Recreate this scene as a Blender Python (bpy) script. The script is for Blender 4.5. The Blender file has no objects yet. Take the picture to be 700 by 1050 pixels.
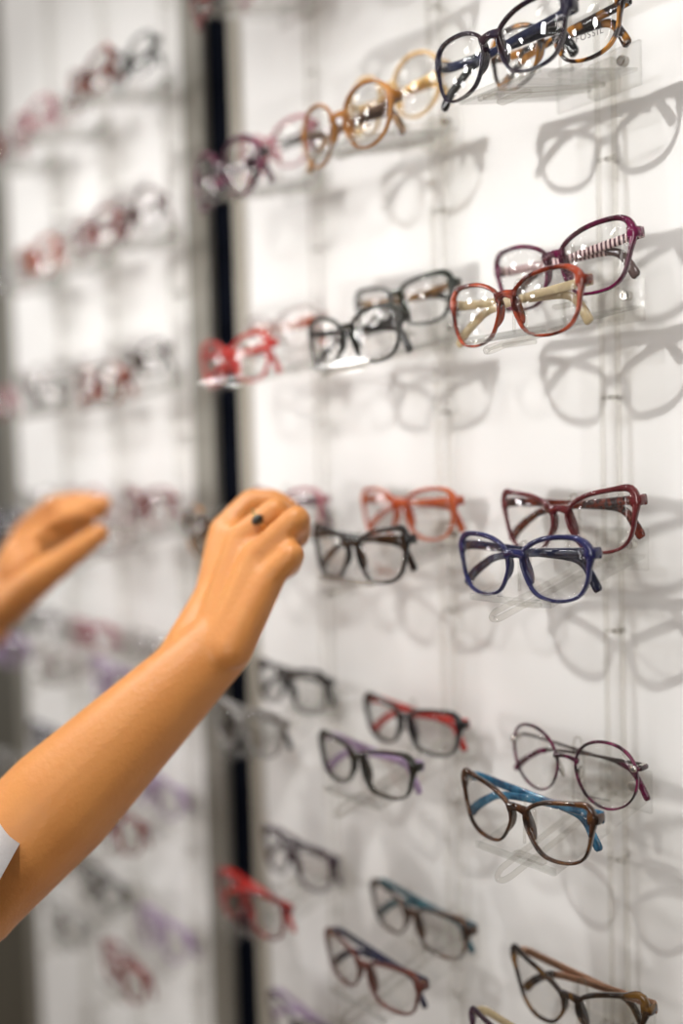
import bpy, bmesh, math, random
from mathutils import Vector, Matrix, Quaternion
random.seed(7)
C = bpy.context.scene.collection
mm = 0.001

# ------------------------------------------------------------------ camera
CAM = Vector((0.40749, -0.58461, 0.03587))
YAW, PITCH, ROLL, F = math.radians(50.846), math.radians(-2.427), math.radians(-1.600), 1021.0
fwd = Vector((-math.sin(YAW)*math.cos(PITCH), math.cos(YAW)*math.cos(PITCH), math.sin(PITCH)))
rt0 = Vector((math.cos(YAW), math.sin(YAW), 0)); up0 = rt0.cross(fwd)
RT = rt0*math.cos(ROLL) + up0*math.sin(ROLL); UP = -rt0*math.sin(ROLL) + up0*math.cos(ROLL)
cd = bpy.data.cameras.new('camera'); cam = bpy.data.objects.new('camera', cd); C.objects.link(cam)
m = Matrix((RT, UP, -fwd)).transposed().to_4x4(); m.translation = CAM; cam.matrix_world = m
cd.sensor_fit = 'VERTICAL'; cd.sensor_height = 36; cd.sensor_width = 24; cd.lens = F*36/1050
cd.clip_start = 0.02
cd.dof.use_dof = True; cd.dof.focus_distance = 0.615; cd.dof.aperture_fstop = 1.5
bpy.context.scene.camera = cam

def at(px, py, Y):
    """point of the plane y=Y seen at a pixel (used to lay out the arms)"""
    d = fwd + RT*((px-350)/F) - UP*((py-525)/F)
    return CAM + d*((Y-CAM.y)/d.y)

# ------------------------------------------------------------------ materials
def newmat(name):
    mt = bpy.data.materials.new(name); mt.use_nodes = True
    nt = mt.node_tree; nt.nodes.clear()
    o = nt.nodes.new('ShaderNodeOutputMaterial')
    return mt, nt, o
MATS = {}
def principled(nt, col=None, rough=.3, metal=0, coat=0, spec=.5):
    p = nt.nodes.new('ShaderNodeBsdfPrincipled')
    if col: p.inputs['Base Color'].default_value = (*col, 1)
    p.inputs['Roughness'].default_value = rough; p.inputs['Metallic'].default_value = metal
    p.inputs['Coat Weight'].default_value = coat; p.inputs['Coat Roughness'].default_value = .05
    p.inputs['Specular IOR Level'].default_value = spec
    return p
def solid(name, col, rough=.3, metal=0, coat=0, bump=0, bscale=200):
    if name in MATS: return MATS[name]
    mt, nt, o = newmat(name); p = principled(nt, col, rough, metal, coat)
    n = nt.nodes.new('ShaderNodeTexNoise'); n.inputs['Scale'].default_value = bscale
    tc = nt.nodes.new('ShaderNodeTexCoord'); nt.links.new(tc.outputs['Object'], n.inputs['Vector'])
    mx = nt.nodes.new('ShaderNodeMix'); mx.data_type = 'RGBA'
    mx.inputs[6].default_value = (*[c*.94 for c in col], 1); mx.inputs[7].default_value = (*[min(1, c*1.05) for c in col], 1)
    nt.links.new(n.outputs['Fac'], mx.inputs[0]); nt.links.new(mx.outputs[2], p.inputs['Base Color'])
    if bump:
        b = nt.nodes.new('ShaderNodeBump'); b.inputs['Strength'].default_value = bump; b.inputs['Distance'].default_value = .001
        nt.links.new(n.outputs['Fac'], b.inputs['Height']); nt.links.new(b.outputs[0], p.inputs['Normal'])
    nt.links.new(p.outputs[0], o.inputs[0]); MATS[name] = mt
    return mt
DARK = .45
def acetate(name, cols, clear=.0, scale=110, rough=.09):
    """glossy acetate: one or several mottled colours, clear = how far light passes through"""
    if name in MATS: return MATS[name]
    cols = [tuple(v*(DARK if max(c) < .4 else .82) for v in c) for c in cols]; clear *= .75
    mt, nt, o = newmat(name); p = principled(nt, cols[0], rough, 0, .8)
    tc = nt.nodes.new('ShaderNodeTexCoord')
    n = nt.nodes.new('ShaderNodeTexNoise'); n.inputs['Scale'].default_value = scale; n.inputs['Detail'].default_value = 1.5
    n.inputs['Distortion'].default_value = .6
    nt.links.new(tc.outputs['Object'], n.inputs['Vector'])
    r = nt.nodes.new('ShaderNodeValToRGB'); nt.links.new(n.outputs['Fac'], r.inputs[0])
    k = len(cols); els = r.color_ramp.elements
    if k == 1: cols = [cols[0], tuple(min(1, c*1.25) for c in cols[0])]; k = 2
    while len(els) < k: els.new(.5)
    for i, c in enumerate(cols):
        els[i].position = .38 + .24*i/(k-1); els[i].color = (*c, 1)
    nt.links.new(r.outputs[0], p.inputs['Base Color'])
    last = p
    if clear > 0:
        t = nt.nodes.new('ShaderNodeBsdfTransparent')
        mxc = nt.nodes.new('ShaderNodeMix'); mxc.data_type = 'RGBA'; mxc.inputs[0].default_value = .5
        mxc.inputs[7].default_value = (1, 1, 1, 1); nt.links.new(r.outputs[0], mxc.inputs[6]); nt.links.new(mxc.outputs[2], t.inputs[0])
        ms = nt.nodes.new('ShaderNodeMixShader'); ms.inputs[0].default_value = clear
        nt.links.new(p.outputs[0], ms.inputs[1]); nt.links.new(t.outputs[0], ms.inputs[2]); last = ms
    nt.links.new(last.outputs[0], o.inputs[0]); MATS[name] = mt
    return mt
def striped(name, a, b, freq=330):
    mt, nt, o = newmat(name); p = principled(nt, a, .2, 0, .3)
    tc = nt.nodes.new('ShaderNodeTexCoord'); w = nt.nodes.new('ShaderNodeTexWave'); w.inputs['Scale'].default_value = freq/6.283*1.6
    w.bands_direction = 'X'; nt.links.new(tc.outputs['Object'], w.inputs[0])
    r = nt.nodes.new('ShaderNodeValToRGB'); r.color_ramp.interpolation = 'CONSTANT'
    r.color_ramp.elements[0].color = (*a, 1); r.color_ramp.elements[1].color = (*b, 1); r.color_ramp.elements[1].position = .5
    nt.links.new(w.outputs['Fac'], r.inputs[0]); nt.links.new(r.outputs[0], p.inputs['Base Color']); nt.links.new(p.outputs[0], o.inputs[0])
    return mt
def clearmat(name, tint, rough=.02, ior=1.49, white=.0, gloss=1.0):
    mt, nt, o = newmat(name)
    t = nt.nodes.new('ShaderNodeBsdfTransparent'); t.inputs[0].default_value = (*tint, 1)
    g = nt.nodes.new('ShaderNodeBsdfAnisotropic'); g.inputs['Roughness'].default_value = rough
    fr = nt.nodes.new('ShaderNodeFresnel'); fr.inputs[0].default_value = ior
    ge = nt.nodes.new('ShaderNodeNewGeometry'); io = nt.nodes.new('ShaderNodeMapRange')   # the same sheen on leaving as on entering
    io.inputs[3].default_value = ior; io.inputs[4].default_value = 1/ior
    nt.links.new(ge.outputs['Backfacing'], io.inputs[0]); nt.links.new(io.outputs[0], fr.inputs[0])
    mu = nt.nodes.new('ShaderNodeMath'); mu.operation = 'MULTIPLY'; mu.inputs[1].default_value = gloss; nt.links.new(fr.outputs[0], mu.inputs[0])
    ms = nt.nodes.new('ShaderNodeMixShader'); nt.links.new(mu.outputs[0], ms.inputs[0])
    nt.links.new(t.outputs[0], ms.inputs[1]); nt.links.new(g.outputs[0], ms.inputs[2]); last = ms
    if white:
        d = nt.nodes.new('ShaderNodeBsdfDiffuse'); d.inputs[0].default_value = (.9, .9, .88, 1)
        m2 = nt.nodes.new('ShaderNodeMixShader'); m2.inputs[0].default_value = white
        nt.links.new(ms.outputs[0], m2.inputs[1]); nt.links.new(d.outputs[0], m2.inputs[2]); last = m2
    nt.links.new(last.outputs[0], o.inputs[0]); return mt
M_LENS = clearmat('demo_lens_clear', (.985, .985, .98), .015, 1.5)
M_ACR = clearmat('acrylic_clear', (.965, .965, .96), .04, 1.49)
M_EDGE = clearmat('acrylic_edge', (.93, .93, .92), .08, 1.49, .03)
M_ROD = clearmat('acrylic_rod', (.93, .925, .91), .05, 1.49)
M_METAL = solid('polished_steel', (.62, .6, .56), .2, 1)
M_GOLD = solid('gold_metal', (.75, .52, .22), .22, 1)
M_GUN = solid('gunmetal', (.09, .075, .07), .3, .8)
M_PRINT = solid('lens_print_grey', (.12, .11, .11), .6)
M_PAD = clearmat('clear_nose_pad', (.93, .92, .9), .06, 1.47, .05)

# ------------------------------------------------------------------ mesh helpers
def link(name, me, mats, parent=None):
    o = bpy.data.objects.new(name, me); C.objects.link(o)
    if len(me.materials) == 0:
        for mt in (mats if isinstance(mats, (list, tuple)) else [mats]): me.materials.append(mt)
    if parent: o.parent = parent
    return o
def finish(bm, name, smooth=True, bevel=0):
    if bevel:
        bmesh.ops.bevel(bm, geom=list(bm.edges), offset=bevel, segments=2, affect='EDGES', clamp_overlap=True)
    bmesh.ops.recalc_face_normals(bm, faces=bm.faces)
    for f in bm.faces: f.smooth = smooth
    me = bpy.data.meshes.new(name); bm.to_mesh(me); bm.free(); return me
def box_bm(bm, x0, x1, y0, y1, z0, z1, mi=0):
    vs = [bm.verts.new((x, y, z)) for x in (x0, x1) for y in (y0, y1) for z in (z0, z1)]
    for q in ((0,1,3,2),(4,6,7,5),(0,4,5,1),(2,3,7,6),(0,2,6,4),(1,5,7,3)):
        bm.faces.new([vs[i] for i in q]).material_index = mi
    return vs
def empty(name, loc, rot=(0, 0, 0)):
    o = bpy.data.objects.new(name, None); C.objects.link(o); o.location = loc; o.rotation_euler = rot; o.empty_display_size = .02
    return o
def tag(o, label, cat, group=None, kind=None):
    if label: o['label'] = label
    if cat: o['category'] = cat
    if group: o['group'] = group
    if kind: o['kind'] = kind
def crom(P, n, closed):
    P = [Vector(p) for p in P]; k = len(P); out = []
    segs = k if closed else k-1
    per = max(1, n//segs)
    for i in range(segs):
        if closed: a, b, c, d = P[i-1], P[i], P[(i+1) % k], P[(i+2) % k]
        else: a, b, c, d = P[max(i-1, 0)], P[i], P[i+1], P[min(i+2, k-1)]
        for j in range(per):
            t = j/per
            out.append(.5*((2*b)+(c-a)*t+(2*a-5*b+4*c-d)*t*t+(3*b-a-3*c+d)*t**3))
    if not closed: out.append(P[-1].copy())
    return out
def sweep(bm, path, sec, up=Vector((0, 1, 0)), mi=0, n=10, sq=.55):
    """path: points, sec: (half height, half thickness) per point; thickness runs along 'up'"""
    rings = []
    for i, p in enumerate(path):
        t = (path[min(i+1, len(path)-1)]-path[max(i-1, 0)]).normalized()
        w = (up - t*up.dot(t)).normalized(); h = t.cross(w)
        a, b = sec[i]; ring = []
        for k in range(n):
            th = 2*math.pi*(k+.5)/n; c, s = math.cos(th), math.sin(th)
            c = math.copysign(abs(c)**sq, c); s = math.copysign(abs(s)**sq, s)
            ring.append(bm.verts.new(p + h*a*c + w*b*s))
        rings.append(ring)
    for r0, r1 in zip(rings, rings[1:]):
        for k in range(n):
            bm.faces.new((r0[k], r0[(k+1) % n], r1[(k+1) % n], r1[k])).material_index = mi
    bm.faces.new(rings[0][::-1]).material_index = mi; bm.faces.new(rings[-1]).material_index = mi
def lerp(a, b, t): return a+(b-a)*t
def tube(bm, pts, r, n=8, mi=0, closed=False):
    if closed: pts = pts + [pts[0]]
    d = (pts[1]-pts[0]).normalized(); u = Vector((0, 1, 0)) if abs(d.y) < .8 else Vector((1, 0, 0))
    sweep(bm, pts, [(r, r)]*len(pts), u, mi, n, 1.0)

# ------------------------------------------------------------------ eyeglasses
SHAPES = {   # right-hand lens outlines in mm about the lens centre (nose side at -x)
 'soft':   [(-24,6),(-19,13),(-8,18),(6,20),(19,19),(25.5,13),(26,3),(24.3,-8),(17,-17),(2,-20),(-13,-16.5),(-21,-6)],
 'square': [(-24,8),(-18,15),(-5,20),(10,22),(23,21),(28,15),(27,2),(22,-12),(13,-19),(-2,-20.5),(-14,-18),(-21.5,-7)],
 'cat':    [(-24,5),(-18,12),(-7,17),(7,19.5),(19,20.5),(26,19),(27,9),(25,-5),(19,-15),(6,-19.5),(-10,-18),(-20,-7)],
 'wing':   [(-24,4),(-16,12),(0,18),(16,21.5),(29,23.5),(28,10),(22,-9),(10,-18),(-8,-17),(-20,-7)],
 'round':  [(-23,5),(-16,17),(-2,23),(14,21),(23.5,11),(24,-5),(16,-18),(1,-23.5),(-13,-19),(-21,-8)],
 'rect':   [(-25,7),(-20,13),(-8,16),(8,17.5),(22,17),(27,11),(26.5,0),(22,-12),(12,-17),(-3,-17.5),(-15,-15),(-22.5,-6)],
 'narrow': [(-25,8),(-17,13.5),(0,15.5),(20,15),(27,9),(25,-4),(19,-12.5),(2,-15),(-15,-13),(-22.5,-5)],
}
R_WRAP = .24
def wrap(x): return x*x/(2*R_WRAP)
CACHE = {}
def glasses_meshes(shape, t, gap, thin, two, depth, N):
    key = (shape, t, gap, thin, two, depth, N)
    if key in CACHE: return CACHE[key]
    pts = SHAPES[shape]
    left = min(p[0] for p in pts); cx = (gap/2 - left)*mm
    out2 = crom([(p[0], p[1], 0) for p in pts], N, True); n = len(out2)
    half = max(p.x for p in out2)*mm + cx
    hz = {'round': 9, 'wing': 17, 'cat': 14, 'square': 12, 'soft': 11, 'rect': 10, 'narrow': 9}[shape]*mm
    # front
    bm = bmesh.new()
    for sd in (1, -1):
        rings = []
        for i, p in enumerate(out2):
            tg = (out2[(i+1) % n]-out2[i-1]).normalized(); nr = Vector((tg.y, -tg.x))
            if nr.dot(Vector((p.x, p.y))) < 0: nr = -nr
            th = t*mm*.86*(.82 + .38*max(0, nr.y))
            if not thin:
                dd = (p.x*mm+cx-half)**2 + (p.y*mm-hz)**2
                th += 3.2*mm*math.exp(-dd/(8.5*mm)**2)
            dp = depth*mm/2
            ring = []
            for s, y in ((0, -.3), (0, .3), (.18, 1), (.8, 1), (1, .6), (1, -.55), (.78, -1), (.2, -1)):
                x = cx+p.x*mm+nr.x*th*s; z = p.y*mm+nr.y*th*s
                ring.append((bm.verts.new((sd*x, wrap(x)+y*dp, z)), s, y))
            rings.append(ring)
        for i in range(n):
            a, b = rings[i], rings[(i+1) % n]
            for k in range(8):
                l = (k+1) % 8
                f = bm.faces.new((a[k][0], a[l][0], b[l][0], b[k][0]))
                f.material_index = 1 if (two and (a[k][2]+a[l][2]) > -.45) else 0
    # bridge
    g = gap*mm/2
    bz = 9.5*mm if shape != 'round' else 7.5*mm
    bh = (1.6 if thin else 3.1)*mm
    path = crom([(-g-2*mm, wrap(g), bz-1*mm), (-g*.5, -.6*mm, bz+.6*mm), (0, -1.0*mm, bz+1.1*mm), (g*.5, -.6*mm, bz+.6*mm), (g+2*mm, wrap(g), bz-1*mm)], 12, False)
    L = len(path)-1
    sweep(bm, path, [(bh*(1.25-.45*math.sin(math.pi*i/L)), depth*mm*.5) for i in range(L+1)], n=10)
    # lower inner flare of the bridge towards the nose (keyhole shoulders)
    if not thin:
        for sd in (1, -1):
            pp = crom([(sd*(g+.4*mm), wrap(g), bz+1*mm), (sd*(g+.4*mm), 2.6*mm, bz-6*mm), (sd*(g+2.6*mm), 4*mm, bz-14*mm), (sd*(g+5.5*mm), 2*mm, bz-20*mm)], 12, False)
            sweep(bm, pp, [((.9+1.5*math.sin(math.pi*min(1, .25+i/(len(pp)-1)*.75)))*mm, (1.2+1.9*math.sin(math.pi*min(1, .15+i/(len(pp)-1)*.85)))*mm) for i in range(len(pp))], mi=1 if two else 0, n=8)
    # end pieces, running outwards and back to the hinge
    hx = half + (5 if not thin else 4)*mm
    for sd in (1, -1):
        yy = wrap(half)
        pp = crom([(sd*(half-1*mm), yy, hz), (sd*(half+3*mm), yy+.5*mm, hz), (sd*hx, yy+3*mm, hz), (sd*hx, yy+8*mm, hz)], 12, False)
        e = (3.6 if not thin else 1.5)*mm
        k = len(pp)
        # height along z: sweep's "up" is z here so the first number is the half thickness
        sweep(bm, pp, [((1.7 if not thin else 1.0)*mm, e*(1.15-.25*i/k)) for i in range(k)], Vector((0, 0, 1)), mi=1 if two else 0, n=10)
    front = finish(bm, 'rim_front')
    # lenses
    lens = []
    for sd in (1, -1):
        bm = bmesh.new(); rr = []; QS = (.2, .4, .6, .8, 1.0)
        for lay in (0, 1):
            yl = lambda x, z, q: wrap(cx+x*q)+(-.6+1.5*lay)*mm-2.3*mm*(1-q*q)      # domed like a real demonstration lens
            cv = bm.verts.new((sd*cx, yl(0, 0, 0), 0)); rl = []
            for q in QS:
                rl.append([bm.verts.new((sd*(cx+p.x*mm*q*1.012), yl(p.x*mm, 0, q), p.y*mm*q*1.012)) for p in out2])
            for i in range(n):
                j = (i+1) % n
                bm.faces.new((cv, rl[0][i], rl[0][j]))
                for a_, b_ in zip(rl, rl[1:]): bm.faces.new((a_[i], b_[i], b_[j], a_[j]))
            rr.append(rl[-1])
        for i in range(n):
            j = (i+1) % n; bm.faces.new((rr[0][i], rr[0][j], rr[1][j], rr[1][i]))
        lens.append(finish(bm, 'demo_lens'))
    # folded temples: arm + tip
    arms = []
    for sd, yo in ((1, 0), (-1, 4.2*mm)):
        y0 = wrap(half)+7*mm
        y1 = y0+3*mm+yo
        P = [(hx, y0-1*mm, hz), (hx-.5*mm, y0+2*mm, hz), (hx-6*mm, y1, hz-.3*mm), (hx-30*mm, y1, hz-1.5*mm), (hx-65*mm, y1, hz-3.5*mm),
             (hx-95*mm, y1, hz-7.5*mm), (hx-108*mm, y1, hz-13*mm), (hx-120*mm, y1-1*mm, hz-21*mm), (hx-128*mm, y1-1*mm, hz-29*mm)]
        if sd < 0: P[5:] = [(hx-95*mm, y1, hz-5.5*mm), (hx-106*mm, y1, hz-9.5*mm), (hx-113*mm, y1-1*mm, hz-18*mm), (hx-118*mm, y1-1*mm, hz-27*mm)]
        P = [(p[0]*sd, p[1], p[2]) for p in P]
        path = crom(P, 40, False); k = len(path)-1; cut = int(k*5/8)
        if thin: hh = lambda u: lerp(1.3, 1.0, min(1, u/.6)) if u < .62 else lerp(1.9, 2.9, (u-.62)/.38)
        else: hh = lambda u: lerp(3.9, 2.7, min(1, u/.6)) if u < .62 else lerp(2.7, 4.0, (u-.62)/.38)
        tt = .7 if thin else 1.35
        bm = bmesh.new(); q = path[:cut+1]
        sweep(bm, q, [(hh(i/k)*mm, tt*mm) for i in range(len(q))], n=10); a = finish(bm, 'temple_arm')
        bm = bmesh.new(); q = path[cut:]; c2 = k-cut
        sec = [[hh((i+cut)/k)*mm, 1.45*mm] for i in range(len(q))]
        sec[-1][0] *= .6; sec[-2][0] *= .93
        if thin: sec[0][0] *= 1.0
        sweep(bm, q, sec, n=10); b = finish(bm, 'temple_tip')
        bm = bmesh.new(); box_bm(bm, sd*(hx-4*mm), sd*(hx-.8*mm), y0-4*mm, y0+2.2*mm, hz-1.6*mm, hz+1.6*mm)
        hng = finish(bm, 'hinge', False)
        arms.append((a, b, hng))
    pads = []
    for sd in (1, -1):
        bm = bmesh.new(); bmesh.ops.create_uvsphere(bm, u_segments=12, v_segments=8, radius=1)
        mtx = Matrix.Translation((sd*(g+(1.6 if not thin else -.6)*mm), 4.2*mm, -4*mm)) @ Matrix.Rotation(sd*-.35, 4, 'Z') @ Matrix.Rotation(sd*.3, 4, 'Y') @ Matrix.Diagonal((1.5*mm, 3.6*mm, 6.8*mm, 1))
        bmesh.ops.transform(bm, matrix=mtx, verts=bm.verts); pads.append(finish(bm, 'nose_pad'))
    CACHE[key] = (front, lens, arms, pads, half, hz, cx); return CACHE[key]

def make_glasses(loc, rot, s, label, group, near):
    shape = s['shape']; thin = s.get('thin', False); two = 'inner' in s
    front, lens, arms, pads, half, hz, cx = glasses_meshes(shape, s.get('t', 3.2), s.get('gap', 14.5), thin, two, s.get('d', 3.6), 60 if near else 40)
    root = empty('eyeglasses', loc, rot); k = s.get('scale', 1.0); root.scale = (.865*k, .90*k, .91*k)
    tag(root, label, 'eyeglasses', group)
    def put(name, me, mats, parent=root):
        me = me.copy() if len(me.materials) else me
        me.materials.clear()
        for mt in mats: me.materials.append(mt)
        o = bpy.data.objects.new(name, me); C.objects.link(o); o.parent = parent; return o
    put('rim_front', front, [s['outer'], s.get('inner', s['outer'])])
    ls = [put('lens', l, [M_LENS]) for l in lens]
    for a, b, h in arms:
        ta = put('temple_arm', a, [s.get('arm', s.get('inner', s['outer']))])
        tp = put('temple_tip', b, [s.get('tip', s.get('arm', s.get('inner', s['outer'])))], ta)
        if near: put('hinge', h, [s.get('hinge', M_METAL)], ta)
    for p in pads:
        if thin or 'pad' in s: put('nose_pad', p, [s.get('pad', M_PAD)])
    return root, ls, (half, hz, cx)

# ------------------------------------------------------------------ colours
A = acetate
K = dict(
 tort=A('tortoise_amber', [(.015,.008,.012),(.05,.02,.012),(.55,.22,.02)], .05, 60),
 tort_y=A('tortoise_yellow', [(.02,.011,.008),(.05,.022,.01),(.38,.18,.03)], .05, 60),
 tort_r=A('tortoise_red', [(.05,.012,.012),(.35,.06,.03),(.03,.008,.01)], .05, 120),
 tort_b=A('tortoise_brown', [(.03,.012,.006),(.12,.04,.013),(.20,.08,.022)], .05, 90),
 navy=A('navy_acetate', [(.008,.012,.055),(.015,.03,.12)], 0),
 blue=A('deep_blue_acetate', [(.01,.06,.28)], .1),
 plum=A('brown_plum_acetate', [(.05,.012,.02),(.02,.015,.06)], .1, 50),
 indigo=A('indigo_clear_acetate', [(.022,.025,.15),(.05,.055,.25)], .22, 60),
 wine=A('wine_clear_acetate', [(.24,.018,.03),(.36,.05,.055)], .28, 50),
 magenta=A('magenta_acetate', [(.10,.006,.03),(.36,.01,.13)], .18, 50),
 magblk=A('magenta_black_acetate', [(.02,.008,.014),(.32,.01,.11)], .1, 90),
 redbrn=A('red_brown_acetate', [(.18,.015,.008),(.5,.07,.02)], .15, 60),
 cream=A('cream_acetate', [(.62,.5,.3)], .3),
 ltblue=A('light_blue_acetate', [(.20,.36,.50)], .1),
 steelblue=A('steel_blue_acetate', [(.03,.16,.32),(.06,.25,.42)], .1),
 teal=A('teal_acetate', [(.02,.16,.24),(.04,.28,.36)], .1),
 gold=A('pale_gold_clear_acetate', [(.95,.68,.32)], .65),
 honey=A('honey_acetate', [(.42,.15,.02),(.62,.26,.05)], .3, 60),
 olive=A('olive_black_acetate', [(.012,.014,.006),(.03,.03,.01)], .05, 60),
 black=A('black_acetate', [(.006,.006,.007)], 0),
 green=A('dark_green_acetate', [(.008,.016,.007),(.02,.045,.012)], .1),
 orange=A('orange_clear_acetate', [(.62,.08,.015),(.75,.16,.04)], .3, 60),
 red=A('bright_red_acetate', [(.65,.02,.012)], .1),
 dkred=A('dark_red_acetate', [(.28,.012,.015),(.42,.03,.03)], .15),
 lilac=A('lilac_acetate', [(.58,.42,.68)], .25),
 pink=A('pink_clear_acetate', [(.6,.2,.24)], .4),
 violet=A('violet_brown_acetate', [(.05,.018,.04),(.13,.05,.12)], .15, 60),
 brownred=A('brown_red_clear_acetate', [(.22,.045,.03),(.32,.08,.05)], .25, 60),
 smoke=A('smoke_clear_acetate', [(.45,.44,.42)], .35),
 white=A('white_clear_acetate', [(.75,.73,.7)], .4),
 clear=A('crystal_acetate', [(.8,.75,.72)], .6),
 wood=A('wood_tone_acetate', [(.28,.13,.045),(.4,.22,.08)], 0),
 taupe=A('taupe_acetate', [(.22,.15,.14)], .1),
 stripe=striped('magenta_white_stripes', (.06,.006,.02), (.8,.62,.6)),
 gun=M_GUN, metal=M_METAL, goldm=M_GOLD,
 brownm=solid('brown_metal', (.12,.07,.045), .35, .7),
 roseg=solid('rose_gold_metal', (.5,.3,.2), .3, .9),
)
def S(shape, outer, **k):
    d = dict(shape=shape, outer=K[outer])
    for q in ('inner', 'arm', 'tip', 'hinge', 'pad'):
        if q in k: d[q] = K[k.pop(q)]
    d.update(k); return d

# ------------------------------------------------------------------ display hardware
PITCHZ, DC = .16, .1551
COLX = {'A': -.003, 'B': -.1625, 'C': -.3225, 'D': -.582, 'E': -.737, 'F': -.892}
RAILY = -.012
def rail(x, label):
    r = empty('display_rail', (x, 0, -.75)); tag(r, label, 'display rail', 'clear acrylic rails on the display wall')
    for sx in (-.0065, .0065):
        bm = bmesh.new(); tube(bm, [Vector((sx, RAILY, 0)), Vector((sx, RAILY, .75)), Vector((sx, RAILY, 1.5))], .0021, 10)
        link('rail_rod', finish(bm, 'rail_rod'), M_ROD, r)
    for i in range(10):
        z = .03+i*.16
        bm = bmesh.new(); tube(bm, [Vector((-.0062, RAILY, z)), Vector((.0062, RAILY, z))], .0016, 8)
        tube(bm, [Vector((0, RAILY, z)), Vector((0, 0, z))], .0016, 8)
        link('rail_standoff', finish(bm, 'rail_standoff'), M_ROD, r)
BM_CACHE = {}
def bracket_parts():
    if BM_CACHE: return BM_CACHE
    d = BM_CACHE
    bm = bmesh.new(); box_bm(bm, -.033, .033, -.0215, -.0185, -.034, -.006)
    for f in bm.faces: f.material_index = 0 if abs(f.normal.y if f.normal.length else 0) > .9 else 1
    bmesh.ops.recalc_face_normals(bm, faces=bm.faces)
    for f in bm.faces: f.material_index = 0 if abs(f.normal.y) > .9 else 1
    d['back_plate'] = finish(bm, 'back_plate', False)
    bm = bmesh.new(); box_bm(bm, -.010, .010, -.0185, -.0075, -.030, -.008); d['clamp_block'] = finish(bm, 'clamp_block', False, .0008)
    bm = bmesh.new()   # lock: barrel, recessed face with a key slot
    prof = [(0, .0), (.0034, .0), (.0034, -.005), (.0028, -.0058), (.0018, -.0058), (.0016, -.0048), (0, -.0048)]
    rs = []
    for r_, y in prof[1:-1]:
        rs.append([bm.verts.new((.0225+r_*math.cos(a*math.pi/8), -.0215+y, -.017+r_*math.sin(a*math.pi/8))) for a in range(16)])
    for a, b in zip(rs, rs[1:]):
        for k in range(16): bm.faces.new((a[k], a[(k+1) % 16], b[(k+1) % 16], b[k]))
    bm.faces.new(rs[-1]); bm.faces.new(rs[0]); d['lock_screw'] = finish(bm, 'lock_screw', False)
    # sloping tray
    bm = bmesh.new()
    y0, z0, y1, z1, w, t = -.0215, -.0235, -.118, -.046, .032, .0022
    v = []
    for x in (-w, w):
        for (y, z) in ((y0, z0), (y1, z1), (y1, z1-t), (y0, z0-t)): v.append(bm.verts.new((x, y, z)))
    for q in ((0,1,5,4), (3,7,6,2)): bm.faces.new([v[i] for i in q]).material_index = 0
    for q in ((0,4,7,3), (1,2,6,5), (0,3,2,1), (4,5,6,7)): bm.faces.new([v[i] for i in q]).material_index = 1
    vs = box_bm(bm, -w, w, y1-.0022, y1+.0001, z1-t, z1+.002, 1)
    d['tray'] = finish(bm, 'tray', False)
    # two arms with a rounded loop at the tip
    bm = bmesh.new()
    P = [(-.0055, -.0215, -.026), (-.0055, -.075, -.0405), (-.0055, -.120, -.0515), (-.0048, -.128, -.0540), (-.0022, -.1325, -.0560), (.0022, -.1325, -.0560), (.0048, -.128, -.0540), (.0055, -.120, -.0515), (.0055, -.075, -.0405), (.0055, -.0215, -.026)]
    pp = crom(P, 45, False); sweep(bm, pp, [(.0017, .0019)]*len(pp), Vector((0, -.45, 1)).normalized(), 0, 8, .8)
    d['support_arm'] = finish(bm, 'support_arm')
    # nose loop
    for kk, zb in (('nose_loop', -.031), ('nose_loop_low', -.0142)):
        bm = bmesh.new()
        P = [(-.0048, 0, zb), (-.0046, 0, zb*.5), (-.0042, 0, .006), (-.003, 0, .0145), (0, 0, .0175), (.003, 0, .0145), (.0042, 0, .006), (.0046, 0, zb*.5), (.0048, 0, zb)]
        pp = crom(P, 40, False); sweep(bm, pp, [(.0009, .0012)]*len(pp), Vector((0, 1, 0)), 0, 8, .8)
        d[kk] = finish(bm, 'nose_loop')
    bm = bmesh.new(); box_bm(bm, -.012, .012, -.003, .003, -.0235, -.0205); d['rest'] = finish(bm, 'rest_bar', False, .0006)
    return d
def bracket(x, z, label, group):
    d = bracket_parts(); r = empty('display_bracket', (x, 0, z)); tag(r, label, 'display bracket', group)
    def put(nm, key, mats, loc=(0, 0, 0), sc=1):
        me = d[key]
        if not me.materials:
            for mt in mats: me.materials.append(mt)
        o = bpy.data.objects.new(nm, me); C.objects.link(o); o.parent = r; o.location = loc; o.scale = (1, 1, sc); return o
    put('back_plate', 'back_plate', [M_ACR, M_EDGE]); put('clamp_block', 'clamp_block', [M_ROD])
    put('lock_screw', 'lock_screw', [M_METAL]); put('tray', 'tray', [M_ACR, M_EDGE])
    put('support_arm', 'support_arm', [M_ROD])
    put('nose_loop', 'nose_loop', [M_ROD], (0, -.0535, 0)); put('nose_loop', 'nose_loop_low', [M_ROD], (0, -.1035, -.028))
    put('rest_bar', 'rest', [M_ROD], (0, -.0545, 0)); put('rest_bar', 'rest', [M_ROD], (0, -.1045, -.028))
    return r

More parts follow.
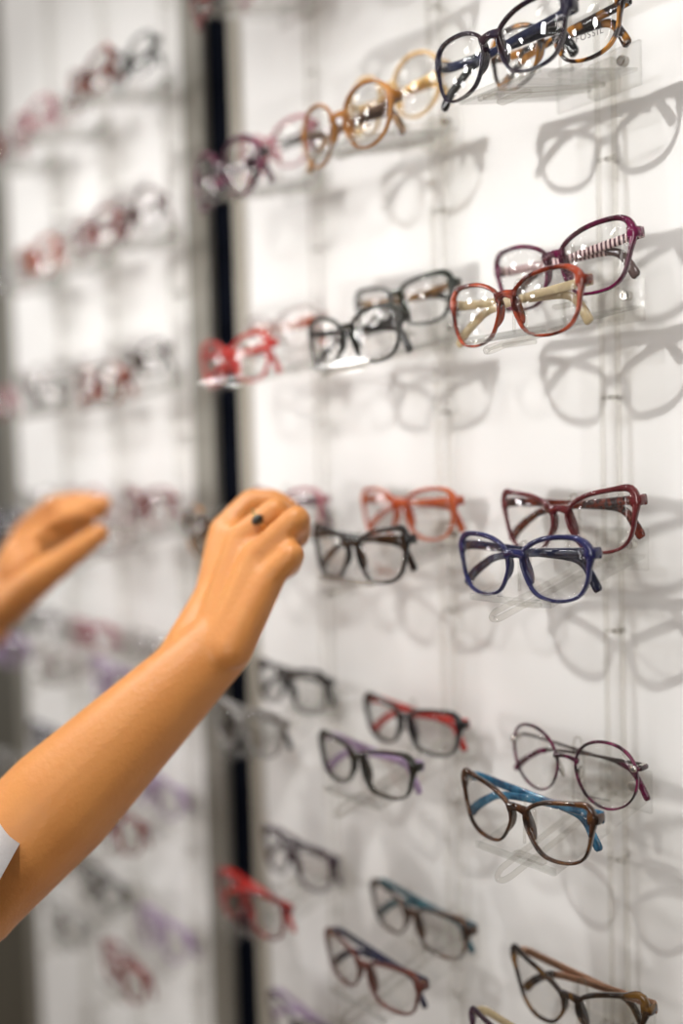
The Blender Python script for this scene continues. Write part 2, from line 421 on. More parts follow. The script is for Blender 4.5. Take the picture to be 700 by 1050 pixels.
# ------------------------------------------------------------------ which glasses stand where
# key: (column, row, 'b' back / 'f' front) -> (style, description, dx mm, dz mm, roll deg, yaw deg)
G = {
 ('A',0,'b'): (S('soft','black'), 'black', 0,0,0,0), ('A',0,'f'): (S('square','tort_b'), 'brown', 0,0,0,0),
 ('B',0,'b'): (S('soft','tort_b'), 'brown', 0,0,0,0), ('B',0,'f'): (S('rect','black'), 'black', 0,0,0,0),
 ('A',1,'b'): (S('soft','tort',t=3.6), 'amber and dark tortoiseshell glasses with printed maker name on lens', 0,0,0,0),
 ('A',1,'f'): (S('soft','plum',inner='blue',arm='navy',tip='black',t=2.8), 'navy and blue rounded glasses with brown brow', 0,0,0,0),
 ('A',2,'b'): (S('square','magenta',arm='stripe',tip='taupe',t=3.2,scale=1.03), 'large magenta glasses with striped temples', 0,0,0,0),
 ('A',2,'f'): (S('soft','redbrn',arm='cream',t=3.0), 'red-brown glasses with cream temples', 0,0,0,0),
 ('A',3,'b'): (S('cat','wine',arm='tort_r',t=3.4,scale=1.02), 'wine-red clear glasses with red tortoiseshell temples', 0,0,0,0),
 ('A',3,'f'): (S('soft','indigo',arm='navy',t=3.4), 'indigo blue glasses with navy temples, in sharp focus on the right', 0,0,0,0),
 ('A',4,'b'): (S('round','magblk',arm='gun',tip='magenta',thin=True,t=2.2,gap=19,d=2.6,pad='metal'), 'round thin magenta and black glasses with slim dark temples', 0,0,0,0),
 ('A',4,'f'): (S('cat','tort_b',inner='ltblue',arm='steelblue',t=3.0), 'brown tortoiseshell glasses with light blue inside and blue temples', 0,0,0,0),
 ('A',5,'b'): (S('wing','tort_y',arm='roseg',tip='tort_y',t=3.6), 'winged dark and yellow tortoiseshell glasses', 0,0,0,0),
 ('A',5,'f'): (S('cat','violet',arm='cream',t=3.0), 'grey-violet glasses, only their top corner in view', 0,0,0,0),
 ('B',1,'b'): (S('round','gold',arm='goldm',t=3.0,gap=18), 'pale gold see-through round glasses behind the honey amber pair', 0,0,0,0),
 ('B',1,'f'): (S('round','honey',arm='brownm',tip='wood',t=2.8,gap=17), 'honey amber round glasses with bronze temples', 0,0,0,0),
 ('B',2,'b'): (S('rect','green',arm='wood',tip='olive',t=3.4), 'dark green rectangular glasses with wood-coloured temple ends', 0,0,0,0),
 ('B',2,'f'): (S('soft','olive',arm='black',t=3.0), 'black-green glasses with a hanging black temple', 0,0,0,0),
 ('B',3,'b'): (S('soft','orange',arm='orange',hinge='goldm',t=3.0), 'orange-red see-through glasses just above the black angular pair', 0,0,0,0),
 ('B',3,'f'): (S('cat','black',t=3.6), 'black glasses with angular brow', 0,0,0,0),
 ('B',4,'b'): (S('rect','black',inner='red',arm='red',t=3.2,d=4.8), 'black glasses with bright red inside and temples', 0,0,0,0),
 ('B',4,'f'): (S('rect','olive',inner='lilac',arm='lilac',t=2.8,d=5.0), 'lilac and olive rimmed rectangular glasses', 0,0,0,0),
 ('B',5,'b'): (S('rect','tort_b',inner='teal',arm='teal',t=2.6,scale=1.02), 'olive brown glasses with teal temples', 0,0,0,0),
 ('B',5,'f'): (S('rect','brownred',arm='navy',hinge='goldm',t=2.8), 'red-brown see-through glasses with navy temples', 0,0,0,0),
 ('C',0,'b'): (S('soft','pink'), 'pink', 0,0,0,0), ('C',0,'f'): (S('soft','dkred'), 'dark red glasses at the top edge of the photo', 0,0,0,0),
 ('C',1,'b'): (S('soft','pink',arm='gun'), 'blurred pink-red glasses behind the dark magenta round pair', 0,0,0,0),
 ('C',1,'f'): (S('round','magblk',arm='magblk',t=5.2), 'blurred dark magenta round glasses in front of the black gap', 0,0,0,0),
 ('C',2,'b'): (S('rect','clear',arm='orange'), 'blurred crystal glasses with orange temples behind the bright red pair', 0,0,0,0),
 ('C',2,'f'): (S('soft','red',inner='white',arm='red'), 'blurred bright red glasses on the upper left of the near panel', 0,0,0,0),
 ('C',3,'b'): (S('soft','pink',arm='magenta'), 'blurred pink-violet glasses beyond the raised hand', 0,0,0,0),
 ('C',3,'f'): (S('round','tort',arm='olive'), 'blurred dark tortoiseshell glasses touched by the right hand', 0,0,0,0),
 ('C',4,'b'): (S('soft','black',inner='ltblue',arm='black'), 'blurred black glasses with pale blue inside', 0,0,0,0),
 ('C',4,'f'): (S('soft','smoke',arm='smoke',tip='black',t=4.4), 'blurred smoky grey see-through glasses', 0,0,0,0),
 ('C',5,'b'): (S('soft','violet',arm='violet',hinge='goldm',t=3.6), 'blurred violet-brown glasses above the low red pair', 0,0,0,0),
 ('C',5,'f'): (S('soft','dkred',arm='red',t=3.6), 'blurred red glasses low beside the black gap', 0,0,0,0),
 ('C',6,'b'): (S('soft','violet',inner='lilac'), 'blurred violet glasses cut by the bottom edge', 0,0,0,0),
 ('C',6,'f'): (S('soft','plum'), 'plum', 0,0,0,0),
}
far = {  # far panel, per row: D back, D front, E back, E front, F back, F front
 0: ['green','redbrn','clear','pink','white','dkred'],
 1: ['brownred','dkred','clear','orange','white','smoke'],
 2: ['tort_b','redbrn','white','smoke','clear','pink'],
 3: ['dkred','clear','pink','smoke','white','indigo'],
 4: ['white','lilac','pink','clear','smoke','lilac'],
 5: ['lilac','dkred','clear','pink','indigo','smoke'],
 6: ['lilac','dkred','olive','smoke','brownred','clear'],
}
NM = dict(green='dark green',redbrn='red-brown',clear='crystal clear',pink='pink',white='milky white',dkred='dark red',brownred='brown-red',orange='orange',
          smoke='smoky grey',tort_b='brown',black='black',indigo='indigo',lilac='lilac',navy='navy',violet='violet',plum='plum',olive='olive')
ORD = ['top','second','third','fourth','fifth','sixth','bottom']
COLN = {'D': 'column nearest the black gap', 'E': 'middle column', 'F': 'leftmost column'}
shp = ['soft','rect','cat','round','square']
for r_, l in far.items():
    for i, c in enumerate(l):
        col = 'DEF'[i//2]; bf = 'bf'[i % 2]
        G[(col, r_, bf)] = (S(shp[(r_*3+i*2) % 5], c), f'blurred {NM[c]} glasses, {"rear" if bf=="b" else "front"} pair, {ORD[r_]} row, {COLN[col]}', 0, 0, random.uniform(-2, 2), random.uniform(-3, 3))
TWEAK = {}
TWEAK.update({   # small shifts (mm) and turns (deg) of single pairs on their brackets: dx, dy, dz, roll, yaw
 ('A',1,'f'): (-5,-8,-5,0,0), ('A',1,'b'): (-9,0,-12,0,0), ('A',2,'b'): (-6,0,2,-2.5,0), ('A',3,'b'): (-5,0,-3,-1.5,0),
 ('A',2,'f'): (-4,0,0,0,0), ('A',3,'f'): (-1,0,0,0,0), ('A',4,'f'): (-3,0,-1,0,0), ('A',4,'b'): (-4,0,-5,0,0),
 ('A',5,'b'): (-4,0,-9,-3,0), ('A',5,'f'): (-1,0,-4,0,0),
 ('B',1,'f'): (-2,0,-4,0,0), ('B',1,'b'): (-3,0,0,0,0), ('B',4,'b'): (-2,0,-7,0,0), ('B',5,'b'): (0,0,-3,0,0), ('B',2,'b'): (0,0,1,0,0),
 ('C',3,'f'): (-26,-8,12,0,0), ('C',1,'f'): (-3,0,0,0,0), ('C',5,'f'): (-3,0,0,0,0),
})

# labels of the pairs that lie just outside the frame
for k, t_ in {('A',0,'b'):'black rear pair above the frame over the tortoiseshell glasses', ('A',0,'f'):'brown front pair above the frame over the navy glasses',
          ('B',0,'b'):'brown rear pair above the frame over the pale gold glasses', ('B',0,'f'):'black front pair above the frame over the honey glasses',
          ('C',0,'b'):'pink rear pair above the frame over the blurred pink-red glasses', ('C',6,'f'):'plum front pair below the frame under the blurred red glasses'}.items():
    G[k] = (G[k][0], t_) + G[k][2:]
BOT = {}
for (col, row, bf), (st, desc, dx, dz, rl, yw) in G.items():
    dy = 0
    if (col, row, bf) in TWEAK: dx, dy, dz, rl, yw = TWEAK[(col, row, bf)]
    x = COLX[col]; z = (3-row)*PITCHZ
    y, zz = (-.061, 0) if bf == 'b' else (-.111, -.028)
    near = col in 'AB'
    grp = 'eyeglasses on the near display panel' if col in 'ABC' else 'eyeglasses on the far display panel'
    root, lens, (half, hz, cx) = make_glasses((x+dx*mm, y+dy*mm, z+zz+dz*mm), (math.radians(4), math.radians(rl), math.radians(yw)), st, desc, grp, near)
    BOT[(col, row, bf)] = (root, lens, half, hz, cx)
SHORT = {}
for col in 'ABCDEF':
    for row in range(7):
        if (col, row, 'b') not in G: continue
        if col in 'ABC':
            cn = {'A': 'right', 'B': 'middle', 'C': 'left'}[col]
            lab = f'clear acrylic bracket in the {cn} column of the near panel, {ORD[row]} row'
            grp = 'clear brackets on the near display panel'
        else:
            lab = f'blurred clear acrylic bracket on the far panel, {COLN[col]}, {ORD[row]} row'; grp = 'clear brackets on the far display panel'
        dxm = (BOT[(col,row,'b')][0].location.x+BOT[(col,row,'f')][0].location.x)/2
        dzm = ((BOT[(col,row,'b')][0].location.z)+(BOT[(col,row,'f')][0].location.z+.028))/2
        bracket(COLX[col], dzm, lab, grp)
for col, lab in {'A': 'clear acrylic double rail on the wall at the right', 'B': 'clear acrylic double rail in the middle of the near panel', 'C': 'clear acrylic double rail beside the black gap on near panel',
                 'D': 'blurred acrylic double rail nearest the black gap on far panel', 'E': 'blurred acrylic double rail in the middle of the far panel', 'F': 'blurred acrylic double rail at the far left edge'}.items():
    rail(COLX[col], lab)

# printing on the demonstration lenses
def lens_text(key, side, txt, size, ox, oz, rotz=0):
    root, lens, half, hz, cx = BOT[key]
    cu = bpy.data.curves.new('lens_print', 'FONT'); cu.body = txt; cu.size = size; cu.align_x = 'CENTER'; cu.extrude = .00003; cu.space_character = 1.25
    o = bpy.data.objects.new('t', cu); C.objects.link(o); bpy.context.view_layer.update()
    me = bpy.data.meshes.new_from_object(o.evaluated_get(bpy.context.evaluated_depsgraph_get())); bpy.data.objects.remove(o)
    ob = link('lens_print', me, M_PRINT, lens[0 if side > 0 else 1])
    ob.location = (side*cx+ox, wrap(cx)-.0033, oz); ob.rotation_euler = (math.pi/2, rotz, wrap(1)*0+side*cx/R_WRAP)
lens_text(('A',1,'b'), 1, 'FOSSIL', .0062, .0075, -.0095)
lens_text(('B',5,'b'), 1, 'VOGUE', .0036, .002, -.0125)
def scribble(key, side, ox, oz, w, seed):
    rd = random.Random(seed); bm = bmesh.new(); x = -w/2
    while x < w/2:
        a = rd.uniform(.0004, .001); h = rd.uniform(.0007, .0013)
        box_bm(bm, x, x+a, -.00003, .00003, -h/2, h/2); x += a+.0004
    root, lens, half, hz, cx = BOT[key]
    ob = link('lens_print', finish(bm, 'lens_print', False), M_PRINT, lens[0 if side > 0 else 1])
    ob.location = (side*cx+ox, wrap(cx)-.0033, oz); ob.rotation_euler = (0, 0, side*cx/R_WRAP)
scribble(('A',4,'b'), 1, -.003, -.0165, .018, 1)
# round jewel on the end piece of the thin round pair
for sd in (1, -1):
    root, lens, half, hz, cx = BOT[('A',4,'b')]
    bm = bmesh.new(); bmesh.ops.create_uvsphere(bm, u_segments=14, v_segments=8, radius=1)
    bmesh.ops.transform(bm, matrix=Matrix.Translation((sd*(half-.001), wrap(half)-.0018, hz)) @ Matrix.Diagonal((.0032, .0014, .0026, 1)), verts=bm.verts)
    link('end_stud', finish(bm, 'end_stud'), M_METAL, root)

# ------------------------------------------------------------------ the shop wall
M_WALL = solid('white_laminate_panel', (.83, .82, .80), .55, bscale=3)
M_BLACK = solid('black_recess', (.0015, .0025, .006), .95)
M_BLACK.node_tree.nodes['Principled BSDF'].inputs['Specular IOR Level'].default_value = .05
M_ALU = solid('aluminium_profile', (.25, .235, .20), .45, .3)
M_ALU2 = solid('beige_profile', (.36, .33, .27), .5)
M_OLIVE = solid('dark_olive_cabinet', (.06, .055, .04), .5)
M_FLOOR = solid('oak_floor', (.20, .13, .08), .5)
def sbox(name, x0, x1, y0, y1, z0, z1, mt, bevel=0):
    bm = bmesh.new(); box_bm(bm, x0, x1, y0, y1, z0, z1)
    o = link(name, finish(bm, name, False, bevel), mt); o['kind'] = 'structure'; return o
ZB, ZT = -1.42, 1.35
sbox('wall_right', -.452, .75, 0, .0055, ZB, ZT, M_WALL, .001)
sbox('wall_left', -1.09, -.568, 0, .0055, ZB, ZT, M_WALL, .001)
sbox('wall_back', -3.0, 1.2, .006, .05, ZB, ZT, M_BLACK)
sbox('trim_1', -.568, -.524, -.003, .005, ZB, ZT, M_ALU, .001)
sbox('trim_2', -.474, -.452, -.002, .005, ZB, ZT, M_ALU2, .001)
sbox('trim_3', -1.13, -1.09, -.003, .005, ZB, ZT, M_ALU, .001)
sbox('wall_far', -2.6, -1.13, 0, .0055, ZB, ZT, M_OLIVE, .001)
sbox('floor', -3.2, 3.2, -4, .09, ZB-.05, ZB, M_FLOOR)

# ------------------------------------------------------------------ the customer reaching for glasses
def skin_mat(name, col, sss=.12):
    mt, nt, o = newmat(name); p = principled(nt, col, .46)
    p.inputs['Subsurface Weight'].default_value = sss; p.inputs['Subsurface Radius'].default_value = (.012, .005, .002)
    tc = nt.nodes.new('ShaderNodeTexCoord')
    n = nt.nodes.new('ShaderNodeTexNoise'); n.inputs['Scale'].default_value = 260; n.inputs['Detail'].default_value = 4
    n2 = nt.nodes.new('ShaderNodeTexNoise'); n2.inputs['Scale'].default_value = 28
    nt.links.new(tc.outputs['Object'], n.inputs['Vector']); nt.links.new(tc.outputs['Object'], n2.inputs['Vector'])
    mx = nt.nodes.new('ShaderNodeMix'); mx.data_type = 'RGBA'
    mx.inputs[6].default_value = (col[0]*.92, col[1]*.85, col[2]*.8, 1); mx.inputs[7].default_value = (min(1, col[0]*1.08), col[1]*1.14, col[2]*1.2, 1)
    nt.links.new(n2.outputs['Fac'], mx.inputs[0]); nt.links.new(mx.outputs[2], p.inputs['Base Color'])
    b = nt.nodes.new('ShaderNodeBump'); b.inputs['Strength'].default_value = .5; b.inputs['Distance'].default_value = .0008
    nt.links.new(n.outputs['Fac'], b.inputs['Height']); nt.links.new(b.outputs[0], p.inputs['Normal'])
    nt.links.new(p.outputs[0], o.inputs[0]); return mt
M_SKIN = skin_mat('tanned_skin', (.61, .25, .066))
M_SHIRT = solid('white_cotton', (.80, .79, .80), .85, bump=.3, bscale=900)
M_TROU = solid('blue_denim', (.06, .09, .17), .85, bump=.4, bscale=700)
M_HAIR = solid('brown_hair', (.09, .045, .022), .5, bump=.8, bscale=160)
M_NAIL = solid('natural_nail', (.72, .42, .33), .2)
def cap(bm, a, b, ra, rb, n=20):
    """tapered capsule"""
    a, b = Vector(a), Vector(b); d = (b-a).normalized()
    u = d.orthogonal().normalized(); v = d.cross(u); rings = []
    for k in range(5):
        th = -math.pi/2*(1-k/4); rings.append((a+d*ra*math.sin(th), ra*math.cos(th)))
    for k in range(5):
        th = math.pi/2*k/4; rings.append((b+d*rb*math.sin(th), rb*math.cos(th)))
    rs = []
    for c, r in rings:
        r = max(r, 1e-4); rs.append([bm.verts.new(c+(u*math.cos(2*math.pi*i/n)+v*math.sin(2*math.pi*i/n))*r) for i in range(n)])
    for p, q in zip(rs, rs[1:]):
        for i in range(n): bm.faces.new((p[i], p[(i+1) % n], q[(i+1) % n], q[i]))
    bm.faces.new(rs[0][::-1]); bm.faces.new(rs[-1])
def chain(bm, pts, rad):
    for i in range(len(pts)-1): cap(bm, pts[i], pts[i+1], rad[i], rad[i+1])
def ell(bm, c, r, rot=None):
    k = bmesh.ops.create_uvsphere(bm, u_segments=24, v_segments=16, radius=1)['verts']
    bmesh.ops.transform(bm, verts=k, matrix=Matrix.Translation(c) @ (rot.to_4x4() if rot else Matrix.Identity(4)) @ Matrix.Diagonal((*r, 1)))
def fuse(bm, name, mt, voxel, it, parent=None):
    bmesh.ops.recalc_face_normals(bm, faces=bm.faces)
    me = bpy.data.meshes.new(name); bm.to_mesh(me); bm.free()
    o = bpy.data.objects.new(name, me); C.objects.link(o)
    r = o.modifiers.new('r', 'REMESH'); r.mode = 'VOXEL'; r.voxel_size = voxel; r.use_smooth_shade = True
    s = o.modifiers.new('s', 'SMOOTH'); s.factor = .5; s.iterations = it
    bpy.context.view_layer.update()
    m2 = bpy.data.meshes.new_from_object(o.evaluated_get(bpy.context.evaluated_depsgraph_get()))
    o.modifiers.clear(); o.data = m2; m2.materials.clear(); m2.materials.append(mt)
    for p in m2.polygons: p.use_smooth = True
    if parent: o.parent = parent
    return o
def trunk(bm, rows):
    rs = []
    for i in range(len(rows)*6-5):
        k = min(i//6, len(rows)-2); t = (i-6*k)/6; t = t*t*(3-2*t); a_, b_ = rows[k], rows[k+1]
        z, rx, ry = (lerp(a_[0], b_[0], (i-6*k)/6), lerp(a_[1], b_[1], t), lerp(a_[2], b_[2], t))
        rs.append([bm.verts.new((cx0+rx*math.copysign(abs(math.cos(q*math.pi/20))**.85, math.cos(q*math.pi/20)), cy0+ry*math.copysign(abs(math.sin(q*math.pi/20))**.85, math.sin(q*math.pi/20)), z)) for q in range(40)])
    for p, q in zip(rs, rs[1:]):
        for i in range(40): bm.faces.new((p[i], p[(i+1) % 40], q[(i+1) % 40], q[i]))
    bm.faces.new(rs[0]); bm.faces.new(rs[-1])
cx0, cy0 = -.58, -.66
bm = bmesh.new()
# right arm
SR = Vector((-.40, -.61, -.07)); ER = at(-34, 916, -.375); WR = at(226, 660, -.214)
FM = ER.lerp(WR, .35)
chain(bm, [SR, SR.lerp(ER, .5), ER], [.050, .043, .039])
chain(bm, [ER, FM, ER.lerp(WR, .7), WR], [.038, .0395, .0315, .0245])
def finger(pts, rad): chain(bm, [at(*p) for p in pts], rad)
cap(bm, ER.lerp(WR, .80), at(226, 615, -.198), .0235, .0200)
mcp = {'i': (229, 545, -.184), 'm': (247, 553, -.190), 'r': (263, 572, -.193), 'p': (275, 594, -.193)}
for k, off in (('i', (212, 650, -.215)), ('m', (220, 655, -.219)), ('r', (229, 660, -.220)), ('p', (238, 664, -.218))):
    cap(bm, at(*off), at(*mcp[k]), .0150, .0116)
for a, b, off in (('i', 'm', (214, 650, -.213)), ('m', 'r', (224, 655, -.213)), ('r', 'p', (234, 660, -.213))):
    c = (at(*mcp[a])+at(*mcp[b]))/2; cap(bm, at(*off), c+Vector((-.004, .004, 0)), .0150, .0105)
ell(bm, at(222, 658, -.212), (.022, .022, .024))
def finger(pts, rad): chain(bm, [at(*p) for p in pts], rad)
finger([mcp['i'], (258, 514, -.162), (280, 513, -.150), (297, 522, -.142)], [.0116, .0102, .0091, .0080])
finger([mcp['m'], (283, 523, -.172), (296, 532, -.154), (298, 545, -.142)], [.0114, .0100, .0090, .0080])
finger([mcp['r'], (304, 532, -.176), (306, 548, -.158), (300, 558, -.146)], [.0114, .0099, .0089, .0078])
finger([mcp['p'], (300, 568, -.184), (298, 580, -.168), (292, 586, -.156)], [.0102, .0088, .0076, .0066])
finger([(214, 640, -.205), (224, 590, -.165), (240, 552, -.138), (268, 532, -.125)], [.014, .0125, .0100, .0082])     # thumb, on the far side
# left arm
SL = Vector((-.76, -.66, -.08)); EL = Vector((-.73, -.44, -.20)); WL = at(-14, 642, -.215)
chain(bm, [SL, SL.lerp(EL, .5), EL], [.050, .043, .038])
chain(bm, [EL, EL.lerp(WL, .35), EL.lerp(WL, .7), WL], [.037, .038, .031, .025])
for a, b in (((2, 590, -.205), (28, 542, -.180)), ((-4, 600, -.215), (34, 556, -.198)), ((-2, 612, -.22), (36, 570, -.205)), ((2, 632, -.22), (38, 590, -.205))):
    cap(bm, at(*a), at(*b), .0150, .0118)
ell(bm, at(22, 580, -.205), (.020, .024, .030))
finger([(28, 542, -.180), (56, 517, -.165), (84, 513, -.158), (108, 516, -.152)], [.0115, .0100, .0088, .0074])
finger([(34, 550, -.190), (64, 530, -.172), (88, 524, -.160), (104, 526, -.150)], [.0112, .0098, .0086, .0072])
finger([(36, 562, -.195), (62, 548, -.168), (80, 540, -.158), (92, 536, -.150)], [.0108, .0092, .0082, .0070])
finger([(34, 576, -.195), (54, 562, -.170), (66, 552, -.160), (76, 546, -.152)], [.0100, .0085, .0075, .0065])
finger([(6, 624, -.225), (40, 592, -.220), (74, 568, -.205), (102, 547, -.190)], [.0190, .0165, .0118, .0090])           # thumb
# trunk, neck, head, legs (she stands to the left, outside the picture)
trunk(bm, ((-.01, .07, .05), (-.05, .14, .085), (-.16, .155, .10), (-.28, .145, .10), (-.40, .125, .09), (-.50, .145, .10), (-.60, .165, .115), (-.68, .13, .09)))
cap(bm, Vector((cx0, cy0, -.10)), SR, .06, .05); cap(bm, Vector((cx0, cy0, -.10)), SL, .06, .05)
cap(bm, Vector((cx0, cy0-.01, -.06)), Vector((cx0, cy0+.01, .06)), .055, .048)
HC = Vector((cx0, cy0+.03, .135))
ell(bm, HC, (.072, .092, .095)); ell(bm, HC+Vector((0, .02, -.05)), (.055, .066, .065))
ell(bm, HC+Vector((0, .098, -.022)), (.010, .016, .022))                              # nose
for s in (-1, 1):
    ell(bm, HC+Vector((s*.073, -.004, -.01)), (.007, .017, .029))                      # ears
    ell(bm, HC+Vector((s*.03, .082, .016)), (.022, .010, .007))                        # brows
ell(bm, HC+Vector((0, .086, -.058)), (.024, .010, .005)); ell(bm, HC+Vector((0, .085, -.068)), (.020, .010, .006))   # lips
for s in (-1, 1):
    hip = Vector((cx0+s*.085, cy0, -.62)); kn = Vector((cx0+s*.09, cy0+.01, -.98)); an = Vector((cx0+s*.09, cy0-.01, -1.345))
    chain(bm, [hip, kn, kn.lerp(an, .3), an], [.085, .055, .055, .036])
    cap(bm, an+Vector((0, 0, -.045)), an+Vector((0, .15, -.050)), .030, .024); 
person = fuse(bm, 'person', M_SKIN, .0024, 15)
tag(person, 'person in a white short-sleeved top reaching both arms to the glasses wall', 'person')
for nm, p0, p1 in (('i', (280, 513, -.150), (297, 522, -.142)),):
    a, b = at(*p0), at(*p1); d = (b-a).normalized(); tocam = (CAM-b).normalized(); up_ = (tocam+Vector((0, 0, .8)) - d*d.dot(tocam+Vector((0, 0, .8)))).normalized()
    rot = Matrix((d, d.cross(up_), up_)).transposed()
    bn = bmesh.new(); ell(bn, b+up_*.0046-d*.001, (.0058, .0046, .0022), rot)
    link('fingernail', finish(bn, 'fingernail'), M_NAIL, person)
# eyes
for s in (-1, 1):
    bn = bmesh.new(); ell(bn, HC+Vector((s*.031, .078, -.002)), (.0125, .0125, .009)); link('eye', finish(bn, 'eye'), solid('eye_white', (.85, .84, .82), .15), person)
    bn = bmesh.new(); ell(bn, HC+Vector((s*.031, .0895, -.002)), (.0055, .002, .0055)); link('iris', finish(bn, 'iris'), solid('brown_iris', (.08, .035, .015), .1), person)
# top with short wide sleeves
bm = bmesh.new()
trunk(bm, ((-.005, .075, .065), (-.05, .150, .098), (-.16, .168, .114), (-.28, .160, .116), (-.40, .148, .11), (-.50, .170, .124), (-.61, .190, .145)))
cap(bm, Vector((cx0, cy0, -.10)), SR, .072, .064); cap(bm, Vector((cx0, cy0, -.10)), SL, .072, .064)
HEM = SR.lerp(ER, 1.045)
def sleeve(bm, a, b, ra, rb):
    d = (b-a).normalized(); u = d.orthogonal().normalized(); v = d.cross(u); rs = []
    for r_in in (0, 1):
        for k in (range(13) if r_in == 0 else range(12, 5, -1)):
            c = a.lerp(b, k/12); r = lerp(ra, rb, k/12)*(1-.0) - (.0035 if r_in else 0)
            rs.append([bm.verts.new(c+(u*math.cos(2*math.pi*i/40)+v*math.sin(2*math.pi*i/40))*(r+.0018*math.sin(i*2*math.pi/8+k*.4))) for i in range(40)])
    for p, q in zip(rs, rs[1:]):
        for i in range(40): bm.faces.new((p[i], p[(i+1) % 40], q[(i+1) % 40], q[i]))
    bm.faces.new(rs[0]); bm.faces.new(rs[-1])
top = fuse(bm, 'top', M_SHIRT, .0035, 3, person); top['label'] = 'white short-sleeved cotton top'
for a_, b_, r0, r1 in ((SR, HEM, .062, .066), (SL, SL.lerp(EL, .7), .060, .062)):
    bm = bmesh.new(); sleeve(bm, a_, b_, r0, r1); link('sleeve', finish(bm, 'sleeve'), M_SHIRT, person)
bm = bmesh.new()
trunk(bm, ((-.54, .165, .118), (-.62, .182, .132), (-.70, .180, .128), (-.76, .150, .10)))
for s in (-1, 1):
    hip = Vector((cx0+s*.085, cy0, -.64)); kn = Vector((cx0+s*.09, cy0+.01, -.98)); an = Vector((cx0+s*.09, cy0-.01, -1.33))
    chain(bm, [hip, kn, an], [.095, .068, .050])
tr = fuse(bm, 'trousers', M_TROU, .006, 3, person); tr['label'] = 'blue denim trousers'
for s in (-1, 1):
    an = Vector((cx0+s*.09, cy0-.01, -1.345)); bm = bmesh.new()
    cap(bm, an+Vector((0, -.015, -.035)), an+Vector((0, .16, -.045)), .038, .030); sh = fuse(bm, 'shoe', M_SHIRT, .004, 2, person)
bm = bmesh.new()
ell(bm, HC+Vector((0, -.018, .018)), (.083, .092, .098)); ell(bm, HC+Vector((0, -.06, -.09)), (.075, .045, .13))
hr = fuse(bm, 'hair', M_HAIR, .004, 3, person); hr['label'] = 'brown hair'
# ring on the middle finger of the right hand
a, b = at(*mcp['m']), at(283, 523, -.172); c = a.lerp(b, .62); d = (b-a).normalized()
rg = empty('finger_ring', c); rg.rotation_mode = 'QUATERNION'; rg.rotation_quaternion = d.to_track_quat('Z', 'Y')
bm = bmesh.new(); tube(bm, [Vector((.0102*math.cos(t*math.pi/16), .0102*math.sin(t*math.pi/16), 0)) for t in range(32)], .0013, 8, 0, True)
link('band', finish(bm, 'band'), M_GOLD, rg)
loc = rg.rotation_quaternion.inverted() @ ((CAM-c).normalized()+Vector((0, 0, .35))); loc.z = 0; loc.normalize()
bm = bmesh.new(); ell(bm, loc*.0118, (.0034, .0034, .0046)); so = link('stone', finish(bm, 'stone'), solid('dark_stone', (.02, .018, .012), .08), rg); so['label'] = 'dark stone'
tag(rg, "gold ring with a dark stone on the person's right hand", 'ring')


# ------------------------------------------------------------------ light
def area(name, loc, target, size, watts, col, shape='DISK', sy=None):
    l = bpy.data.lights.new(name, 'AREA'); l.shape = shape; l.size = size; l.energy = watts; l.color = col
    if sy: l.size_y = sy
    o = bpy.data.objects.new(name, l); C.objects.link(o); o.location = loc
    o.rotation_euler = (Vector(target)-Vector(loc)).to_track_quat('-Z', 'Y').to_euler(); return o
def spot(name, loc, target, radius, watts, col, ang):
    l = bpy.data.lights.new(name, 'SPOT'); l.energy = watts; l.color = col; l.shadow_soft_size = radius; l.spot_size = math.radians(ang); l.spot_blend = 1
    o = bpy.data.objects.new(name, l); C.objects.link(o); o.location = loc
    o.rotation_euler = (Vector(target)-Vector(loc)).to_track_quat('-Z', 'Y').to_euler(); return o
spot('display_spot', (-.015, -.56, .80), (-.05, 0, -1.0), .007, 34, (1, .985, .97), 105)
spot('display_spot', (-.82, -.70, .95), (-.80, 0, -.80), .012, 46, (1, .99, .98), 100)
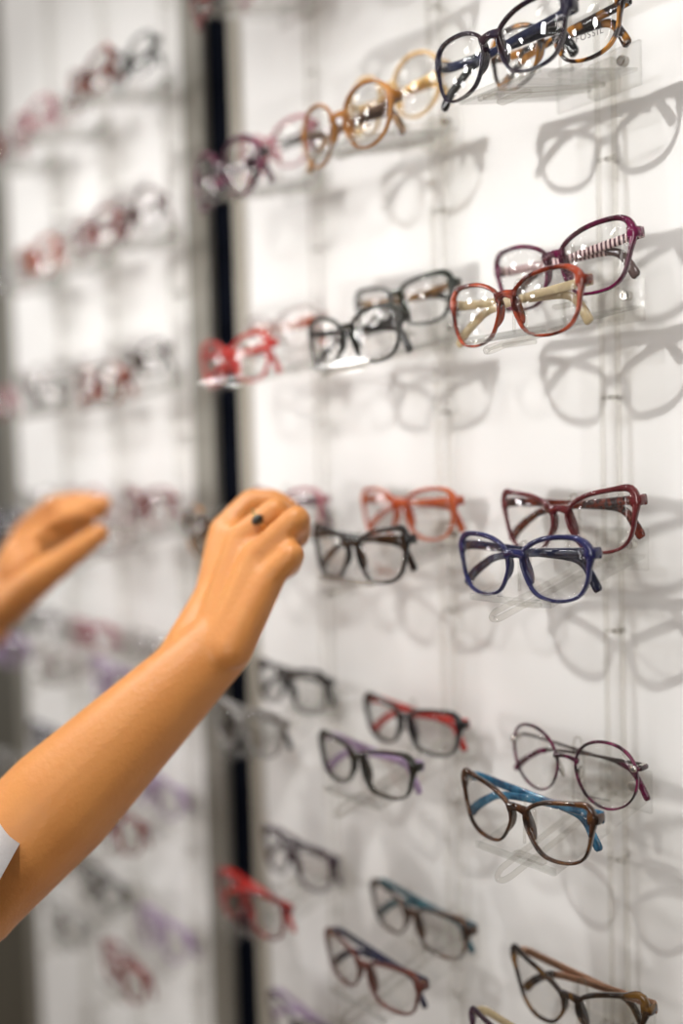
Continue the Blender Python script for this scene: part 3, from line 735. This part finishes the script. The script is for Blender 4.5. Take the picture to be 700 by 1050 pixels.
for x_, y_ in ((-1.7, -1.6), (-.5, -1.9), (.8, -1.8), (-.4, -3.9), (1.2, -3.7), (-2.0, -3.7)):
    area('overhead_fill', (x_, y_, 1.3), (x_*.6, 0, -.5), .2, 1.2 if y_ > -2.5 else 7.5, (1, .975, .95))  # unseen overhead discs, added for ambient light and lens highlights
area('front_fill', (1.6, -3.6, -.1), (-.3, 0, -.4), 1.3, 38, (1, .975, .95), 'RECTANGLE', 1.5)  # big soft fill added on the camera side to lift the lower wall
for x_, y_, z_ in ((-2.5, -1.5, .25), (-2.9, -2.4, .55), (-2.1, -2.2, .9), (-3.2, -1.8, .95), (-3.3, -2.9, .1), (-2.4, -3.0, .35), (-1.6, -2.6, .62), (-3.4, -2.2, -.35)):
    area('shop_lamp', (x_, y_, z_), (-.4, 0, 0), .15, 3.8, (1, .98, .96))
w = bpy.data.worlds.new('shop_light'); bpy.context.scene.world = w; w.use_nodes = True
nt = w.node_tree; nt.nodes.clear()
wo = nt.nodes.new('ShaderNodeOutputWorld'); bg = nt.nodes.new('ShaderNodeBackground')
tc = nt.nodes.new('ShaderNodeTexCoord'); sx = nt.nodes.new('ShaderNodeSeparateXYZ'); mr = nt.nodes.new('ShaderNodeMapRange')
mr.inputs[1].default_value = -.6; mr.inputs[2].default_value = .8
cr = nt.nodes.new('ShaderNodeValToRGB'); cr.color_ramp.elements[0].color = (.40, .32, .25, 1); cr.color_ramp.elements[1].color = (1, .975, .94, 1)
nt.links.new(tc.outputs['Generated'], sx.inputs[0]); nt.links.new(sx.outputs[2], mr.inputs[0]); nt.links.new(mr.outputs[0], cr.inputs[0])
nt.links.new(cr.outputs[0], bg.inputs[0]); bg.inputs[1].default_value = .36; nt.links.new(bg.outputs[0], wo.inputs[0])

sc = bpy.context.scene
sc.view_settings.view_transform = 'Standard'; sc.view_settings.look = 'None'; sc.view_settings.gamma = 1
sc.view_settings.use_curve_mapping = False; sc.view_settings.exposure = -.27
sc.cycles.transparent_max_bounces = 48; sc.cycles.max_bounces = 10; sc.cycles.use_denoising = True
sc.cycles.sample_clamp_indirect = 6
